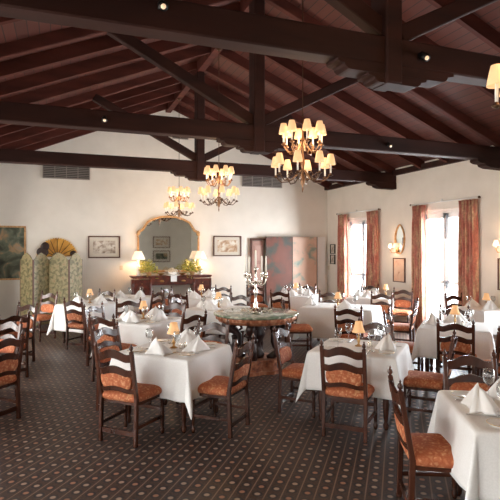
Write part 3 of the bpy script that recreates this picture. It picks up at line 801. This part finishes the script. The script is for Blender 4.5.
# arched gilt mirror above sideboard
mx0, mx1, mz0, mz1 = 1.91, 3.60, 1.20, 2.72
mc = (mx0 + mx1) / 2; hw = (mx1 - mx0) / 2
half = [(hw, mz0), (hw, 2.16), (hw + .02, 2.22), (hw - .01, 2.30), (hw - .12, 2.36), (hw - .17, 2.44), (hw - .26, 2.57), (hw - .45, 2.66), (hw * .25, 2.71), (0, 2.72)]
def outline(off):
    r = []
    for x, z in half: r.append((x * (1 - off / hw), z - off if z > 1.5 else z + off))
    return [(x, z) for x, z in r] + [(-x, z) for x, z in reversed(r[:-1])]
mr = thing('wall_mirror', 'large arched mirror in a slim gilt frame above the sideboard', 'mirror', (mc, YW, mz0))
A = outline(0); B = outline(.048); m = MB()
n = len(A)
for i in range(n):
    j = (i + 1) % n
    vs = [m.bm.verts.new((x, y, z - mz0)) for (x, z), y in ((A[i], -.05), (A[j], -.05), (B[j], -.05), (B[i], -.05), (A[i], -.004), (A[j], -.004), (B[j], -.004), (B[i], -.004))]
    for f in ((0, 1, 2, 3), (7, 6, 5, 4), (0, 4, 5, 1), (3, 2, 6, 7)): m.bm.faces.new([vs[q] for q in f])
m.superell((0, -.05, 1.50), .12, .02, .035, .8, 12, 6).superell((hw - .03, -.05, 1.05), .05, .02, .07, .8, 10, 6).superell((-hw + .03, -.05, 1.05), .05, .02, .07, .8, 10, 6)
bmesh.ops.remove_doubles(m.bm, verts=m.bm.verts, dist=1e-5)
m.build('frame', gilt, mr)
MB().prism([(x, z - mz0) for x, z in outline(.04)], -.022, -.014).build('mirror_pane', mirror_m, mr)

# sideboard
sb = thing('sideboard', 'long dark carved mahogany sideboard against the back wall', 'sideboard', (2.76, 13.30, 0))
W, DP, H = 2.12, .46, 1.13
MB().box(0, 0, H - .02, W, DP, .04, bevel=.008).box(0, 0, H - .055, W - .05, DP - .03, .03).build('top', mahog, sb)
for s in (-1, 1):
    x = s * (W / 2 - .26)
    o = MB().box(x, 0, .54, .46, DP - .06, .98).box(x, 0, .03, .50, DP - .02, .06).build('pedestal_cabinet', mahog, sb)
    MB().box(x, -DP / 2 + .02, .44, .36, .02, .66, bevel=.006).box(x, -DP / 2 + .005, .44, .26, .02, .52, bevel=.008).build('door', mahog, o)
    d = MB().box(x, -DP / 2 + .02, .93, .38, .02, .20, bevel=.006).build('drawer', mahog, o)
    MB().lathe([(.012, 0), (.02, .01), (.012, .02)], x, -DP / 2 - .005, .92, 8).build('knob', brass, d)
    for q in (-1, 1):
        MB().lathe([(.03, .06), (.024, .1), (.03, .3), (.034, .7), (.024, .8), (.034, .86), (.03, 1.04)], x + q * .225, -DP / 2 + .03, 0, 10).build('column', mahog, o, True)
for k in range(2):
    x = (k - .5) * .57
    d = MB().box(x, -DP / 2 + .03, .985, .54, .03, .16, bevel=.006).build('drawer', mahog, sb)
    MB().superell((x, -DP / 2 + .012, .985), .06, .014, .03, .7, 12, 6).build('drawer_pull', brass, d, True)
MB().box(0, .02, .98, W - 1.0, DP - .1, .2).build('centre_case', mahog, sb)

HS = 1.13
def white_lamp(x, label):
    t = thing('shaded_lamp', label, 'lamp', (x, 13.30, HS), 0, 'white-shaded lamps on the sideboard')
    MB().lathe([(.06, 0), (.065, .015), (.03, .03), (.045, .10), (.06, .18), (.045, .26), (.015, .32), (.01, .40)], seg=14).build('lamp_base', ceramic, t, True)
    o = MB().shell([(.175, .42), (.155, .48), (.12, .56), (.085, .64)], seg=24).build('lamp_shade', shade_wh, t, True)
    s = o.modifiers.new('t', 'SOLIDIFY'); s.thickness = .002
    l = bpy.data.lights.new('lamp_bulb', 'POINT'); l.energy = 7; l.color = (1, .62, .36); l.shadow_soft_size = .05
    lo = bpy.data.objects.new('lamp_bulb', l); C.objects.link(lo); lo.location = (x, 13.30, HS + .50)
white_lamp(1.90, 'white-shaded lamp glowing on the left end of the sideboard')
white_lamp(3.56, 'white-shaded lamp glowing on the right end of the sideboard')
def plant(x, label, seed, y=13.16):
    rnd = random.Random(seed)
    t = thing('potted_plant', label, 'plant', (x, y, HS), 0, 'yellow-green plants on the sideboard')
    MB().lathe([(.05, 0), (.075, .08), (.08, .10), (.07, .10), (.05, .09)], seg=12).build('pot', pot_m, t, True)
    m = MB()
    for i in range(260):
        a = rnd.uniform(0, 2 * PI); r = rnd.uniform(.02, .25); z = .10 + rnd.uniform(0, .36) * (1 - r / .34) - (.22 if i % 7 == 0 else 0)
        if z < .0 and r * math.sin(a) > -.16: z = .08
        m.bm.verts.ensure_lookup_table()
        c = Vector((r * math.cos(a) * 1.1, r * math.sin(a) * .7, z)); d = Vector((math.cos(a + rnd.uniform(-1, 1)), math.sin(a + rnd.uniform(-1, 1)) * .7, rnd.uniform(-.5, .8))).normalized(); u = d.cross(Vector((rnd.random(), rnd.random(), 1))).normalized()
        L, Wd = rnd.uniform(.03, .055), rnd.uniform(.012, .02); nn_ = d.cross(u) * .006
        v = [m.bm.verts.new(c - d * L), m.bm.verts.new(c + u * Wd + nn_), m.bm.verts.new(c + d * L), m.bm.verts.new(c - u * Wd + nn_)]
        m.bm.faces.new(v)
    m.build('leaves', leaf_m, t)
plant(2.15, 'bushy yellow-green plant beside the left lamp on the sideboard', 3)
plant(3.30, 'bushy yellow-green plant beside the right lamp on the sideboard', 5)
# white runner with flowers between the plants
tag(MB().box(2.78, 13.18, HS + .004, .30, .34, .006).box(2.78, 13.057, 1.05, .16, .006, .16).build('table_runner', napkin_m), 'white lace runner hanging over the middle of the sideboard', 'runner')
ft = thing('flower_arrangement', 'low white flower arrangement in the middle of the sideboard', 'flowers', (2.78, 13.2, HS + .008))
m = MB()
for i in range(26):
    a = random.uniform(0, 2 * PI); r = random.uniform(.0, .19)
    m.superell((r * math.cos(a) * 1.2, r * math.sin(a) * .6, .09 + random.uniform(0, .10) * (1 - r / .3)), .03, .03, .024, .9, 8, 5)
m.build('blossoms', mat('cream_petals', (.78, .70, .56), .7), ft, True)
MB().lathe([(.06, 0), (.12, .04), (.13, .08), (.11, .08)], seg=16).build('bowl', ceramic, ft, True)
for x, lb, g_ in ((2.47, 'left', 1), (3.04, 'right', 1)):
    tag(MB().lathe([(.04, 0), (.05, .02), (.10, .05), (.105, .06), (.05, .05)], x, 13.2, HS, 16).build('serving_bowl', brass, None, True), 'small brass bowl on the sideboard, %s of the white flowers' % lb, 'bowl', 'brass bowls on the sideboard')

# lacquer screen / doors in the right corner of back wall
ls = thing('lacquer_screen', 'tall painted lacquer screen, dark red half beside pink-gold half with teal birds and foliage', 'screen', (6.38, YW - .15, 0))
o = MB().box(0, 0, 1.09, .84, .035, 2.18, bevel=.004).build('dark_panel', lacq_dark, ls); o.location = (-.42, 0, 0); o['label'] = 'dark red-brown lacquer panel with green foliage'
o = MB().box(0, 0, 1.09, .80, .035, 2.18, bevel=.004).build('pink_panel', lacq_pink, ls); o.location = (.405, 0, 0); o['label'] = 'pink and gold lacquer panel with teal birds'
for a in (-.84, 0, .81):
    MB().box(a, -.02, 1.09, .012, .02, 2.18).build('panel_edge', black_m, ls)
struct(MB().box(7.35, YW - .07, 1.09, .27, .14, 2.19, bevel=.005).build('trim_2', white_paint))
nd = thing('shutter_door', 'narrow old-rose panelled door leaf folded against the back wall', 'door', (5.33, YW - .05, 0))
MB().box(0, 0, 1.03, .35, .05, 2.05, bevel=.004).build('leaf', door_pink, nd)
m = MB()
for z, h in ((.42, .60), (1.10, .55), (1.70, .45)): m.box(0, -.03, z, .22, .02, h, bevel=.008)
m.build('door_panel', mat('rose_wood_panel', (.42, .25, .20), .5), nd)
struct(MB().box(5.13, YW - .03, 1.04, .05, .06, 2.08).box(5.34, YW - .03, 2.10, .46, .06, .06).build('trim_3', frame_brown))

# ------------------------------------------------------------------ right wall things
# curtains
def curtain(y0, y1, label, seed, zt=2.80, n=5):
    rnd = random.Random(seed); ph = rnd.uniform(0, 6); L = y1 - y0; nu, nz = 60, 14; bm = bmesh.new(); g = []
    for j in range(nz + 1):
        z = .03 + (zt - .03) * j / nz; top = j / nz; row = []
        for i in range(nu + 1):
            u = i / nu
            pinch = 1 - .10 * math.exp(-((top - .93) / .05) ** 2)
            y = (y0 + y1) / 2 + (u - .5) * L * pinch
            x = XR - .11 + .045 * math.sin(2 * PI * n * u + ph + .3 * math.sin(3 * top + ph)) + .012 * math.sin(17 * u + 4 * top)
            row.append(bm.verts.new((x, y, z)))
        g.append(row)
    for a, b in zip(g, g[1:]):
        for i in range(nu): bm.faces.new((a[i], a[i + 1], b[i + 1], b[i]))
    m = MB.__new__(MB); m.bm = bm; o = m.build('curtain', curtain_m, None, True)
    s = o.modifiers.new('t', 'SOLIDIFY'); s.thickness = .006
    return tag(o, label, 'curtain', 'rust brocade curtains')
CUR = [(12.31, 12.76, 'rust-red curtain left of the far French door', 1), (10.83, 11.30, 'rust-red and gold curtain right of the far French door', 2),
       (9.08, 9.48, 'rust-red and gold curtain left of the nearer French door', 3), (7.58, 8.06, 'rust-red and gold curtain right of the nearer French door, widest in view', 4),
       (5.95, 6.45, 'rust curtain beyond the right edge of the picture', 5)]
for a, b, lb, sd in CUR[:4]: curtain(a, b, lb, sd)
for (a, b, lb) in ((10.80, 12.80, 'slim dark curtain rod over the far French door'), (7.54, 9.52, 'slim dark curtain rod over the nearer French door')):
    t = thing('curtain_rod', lb, 'curtain rod', (XR - .11, (a + b) / 2, 2.83))
    L = (b - a) / 2
    MB().tube([(0, -L, 0), (0, L, 0)], .014, 10).lathe([(.014, -.0), (.028, .03), (.0, .06)], 0, 0, 0, 10).build('rod', white_paint, t, True)
    for s in (-1, 1):
        MB().superell((0, s * (L + .02), 0), .025, .025, .025, 1, 10, 8).build('finial', darkbrass, t, True)
        MB().bar((0, s * (L - .06), 0), (.11, s * (L - .06), 0), .02, .02).build('bracket', darkbrass, t)
for (a, b, lb) in ((11.1, 12.45, 'white sheer voile across the far French door'), (7.95, 9.33, 'white sheer voile across the nearer French door')):
    bm = bmesh.new(); g = []
    for j in range(9):
        z = .04 + 2.74 * j / 8
        g.append([bm.verts.new((XR - .03 + .018 * math.sin(60 * (a + (b - a) * i / 110)), a + (b - a) * i / 110, z)) for i in range(111)])
    for p, q in zip(g, g[1:]):
        for i in range(110): bm.faces.new((p[i], p[i + 1], q[i + 1], q[i]))
    m = MB.__new__(MB); m.bm = bm
    tag(m.build('sheer_curtain', sheer_m, None, True), lb, 'curtain', 'sheer curtains')
# oval wall mirror
om = thing('wall_mirror', 'slim oval gilt mirror on the right wall between the French doors', 'mirror', (XR, 10.06, 1.70))
def oval(rx, rz): return [(rx * math.cos(2 * PI * i / 28) * (1 - .25 * max(0, math.sin(2 * PI * i / 28)) ** 2), .36 + rz * math.sin(2 * PI * i / 28)) for i in range(28)]
A = oval(.19, .36); B = oval(.165, .335); m = MB()
for i in range(28):
    j = (i + 1) % 28
    vs = [m.bm.verts.new((x, y, z)) for (y, z), x in ((A[i], -.035), (A[j], -.035), (B[j], -.035), (B[i], -.035), (A[i], -.002), (A[j], -.002), (B[j], -.002), (B[i], -.002))]
    for f in ((0, 1, 2, 3), (7, 6, 5, 4), (0, 4, 5, 1), (3, 2, 6, 7)): m.bm.faces.new([vs[q] for q in f])
bmesh.ops.remove_doubles(m.bm, verts=m.bm.verts, dist=1e-5)
m.build('frame', gilt, om); MB().prism(oval(.17, .34), -.012, -.004, 'x').build('mirror_pane', mirror_m, om)
def sconce(y, z, label):
    t = thing('wall_sconce', label, 'sconce', (XR, y, z), 0, 'shaded wall sconces')
    MB().superell((-.03, 0, 0), .02, .04, .09, .8, 12, 8).build('back_plate', brass, t, True)
    for s in (-1, 1):
        o = MB().tube([(-.03, 0, -.02), (-.07, s * .04, -.07), (-.12, s * .09, -.06), (-.14, s * .11, 0)], .008, 6).lathe([(.02, 0), (.024, .01), (.012, .015)], -.14, s * .11, 0, 8).build('arm', brass, t, True)
        MB().lathe([(.010, 0), (.010, .07)], -.14, s * .11, .01, 6).build('candle', candle_m, o, True)
        q = MB().shell([(.062, 0), (.05, .05), (.035, .11)], -.14, s * .11, .06, 14).build('lamp_shade', shade_wh, o, True)
        k = q.modifiers.new('t', 'SOLIDIFY'); k.thickness = .002
    l = bpy.data.lights.new('sconce_bulb', 'POINT'); l.energy = 4; l.color = (1, .6, .35); l.shadow_soft_size = .06
    lo = bpy.data.objects.new('sconce_bulb', l); C.objects.link(lo); lo.location = (XR - .24, y, z + .08)
sconce(10.15, 1.80, 'two-shade brass wall sconce before the oval mirror')
sconce(6.98, 1.83, 'two-shade wall sconce cut off by the right edge of the picture')

# spotlights on beams
for (x, ty, z, lb) in ((.68, 3.73, 3.59, 'small black spotlight on the nearest beam, upper left'), (2.96, 3.73, 3.53, 'small black spotlight on the nearest beam beside the king post'),
                       (.54, 7.0, 3.55, 'small black spotlight on the second beam, left'), (4.98, 7.0, 3.53, 'small black spotlight on the second beam, right')):
    t = thing('spotlight', lb, 'spotlight', (x, ty - .10, z), 0, 'small spotlights on the beams')
    MB().box(0, -.01, .0, .05, .02, .05).build('bracket', black_m, t)
    o = MB().tube([(0, -.02, .01), (0, -.09, -.04)], [.030, .036], 12).build('housing', black_m, t, True)
    MB().tube([(0, -.088, -.039), (0, -.096, -.044)], [.020, .018], 12).build('lens', mat('lit_lens', (.9, .8, .6), .3, emit=(1, .6, .35), estr=.25), t, True)

# ------------------------------------------------------------------ light
w = bpy.data.worlds.new('sky'); sc.world = w; w.use_nodes = True
bg = w.node_tree.nodes['Background']; bg.inputs['Color'].default_value = (.92, .96, 1.0, 1); bg.inputs['Strength'].default_value = 3.0
def area(name, loc, rot, sx, sy, e, col=(1, 1, 1)):
    l = bpy.data.lights.new(name, 'AREA'); l.shape = 'RECTANGLE'; l.size = sx; l.size_y = sy; l.energy = e; l.color = col
    o = bpy.data.objects.new(name, l); C.objects.link(o); o.location = loc; o.rotation_euler = rot
for i, (a, b) in enumerate(OPR):
    area('daylight_right', (XR + .35, (a + b) / 2, 1.35), (0, PI / 2, 0), 2.6, b - a, (230, 280, 120, 60)[i], (.88, .94, 1))
for i, (a, b) in enumerate(OPL):
    area('fill_left', (XL - .35, (a + b) / 2, 1.35), (0, -PI / 2, 0), 2.6, b - a, (75, 45, 45, 60, 80)[i], (1, .94, .86))  # fill lamps added behind the unseen left openings to brighten the room

# ------------------------------------------------------------------ camera
cam = bpy.data.cameras.new('camera'); co = bpy.data.objects.new('camera', cam); C.objects.link(co)
cam.sensor_width = 36; cam.lens = 36 * 505 / 500; cam.clip_start = .05
co.location = (0, 0, 1.85); co.rotation_euler = (PI / 2, 0, hd(20.6)); cam.shift_y = -2 / 500
sc.camera = co
sc.view_settings.view_transform = 'Standard'; sc.view_settings.look = 'None'; sc.view_settings.gamma = 1
sc.view_settings.exposure = 1.15
sc.cycles.max_bounces = 10; sc.cycles.diffuse_bounces = 5; sc.cycles.transparent_max_bounces = 24
sc.cycles.sample_clamp_indirect = 6; sc.cycles.caustics_reflective = False; sc.cycles.caustics_refractive = False
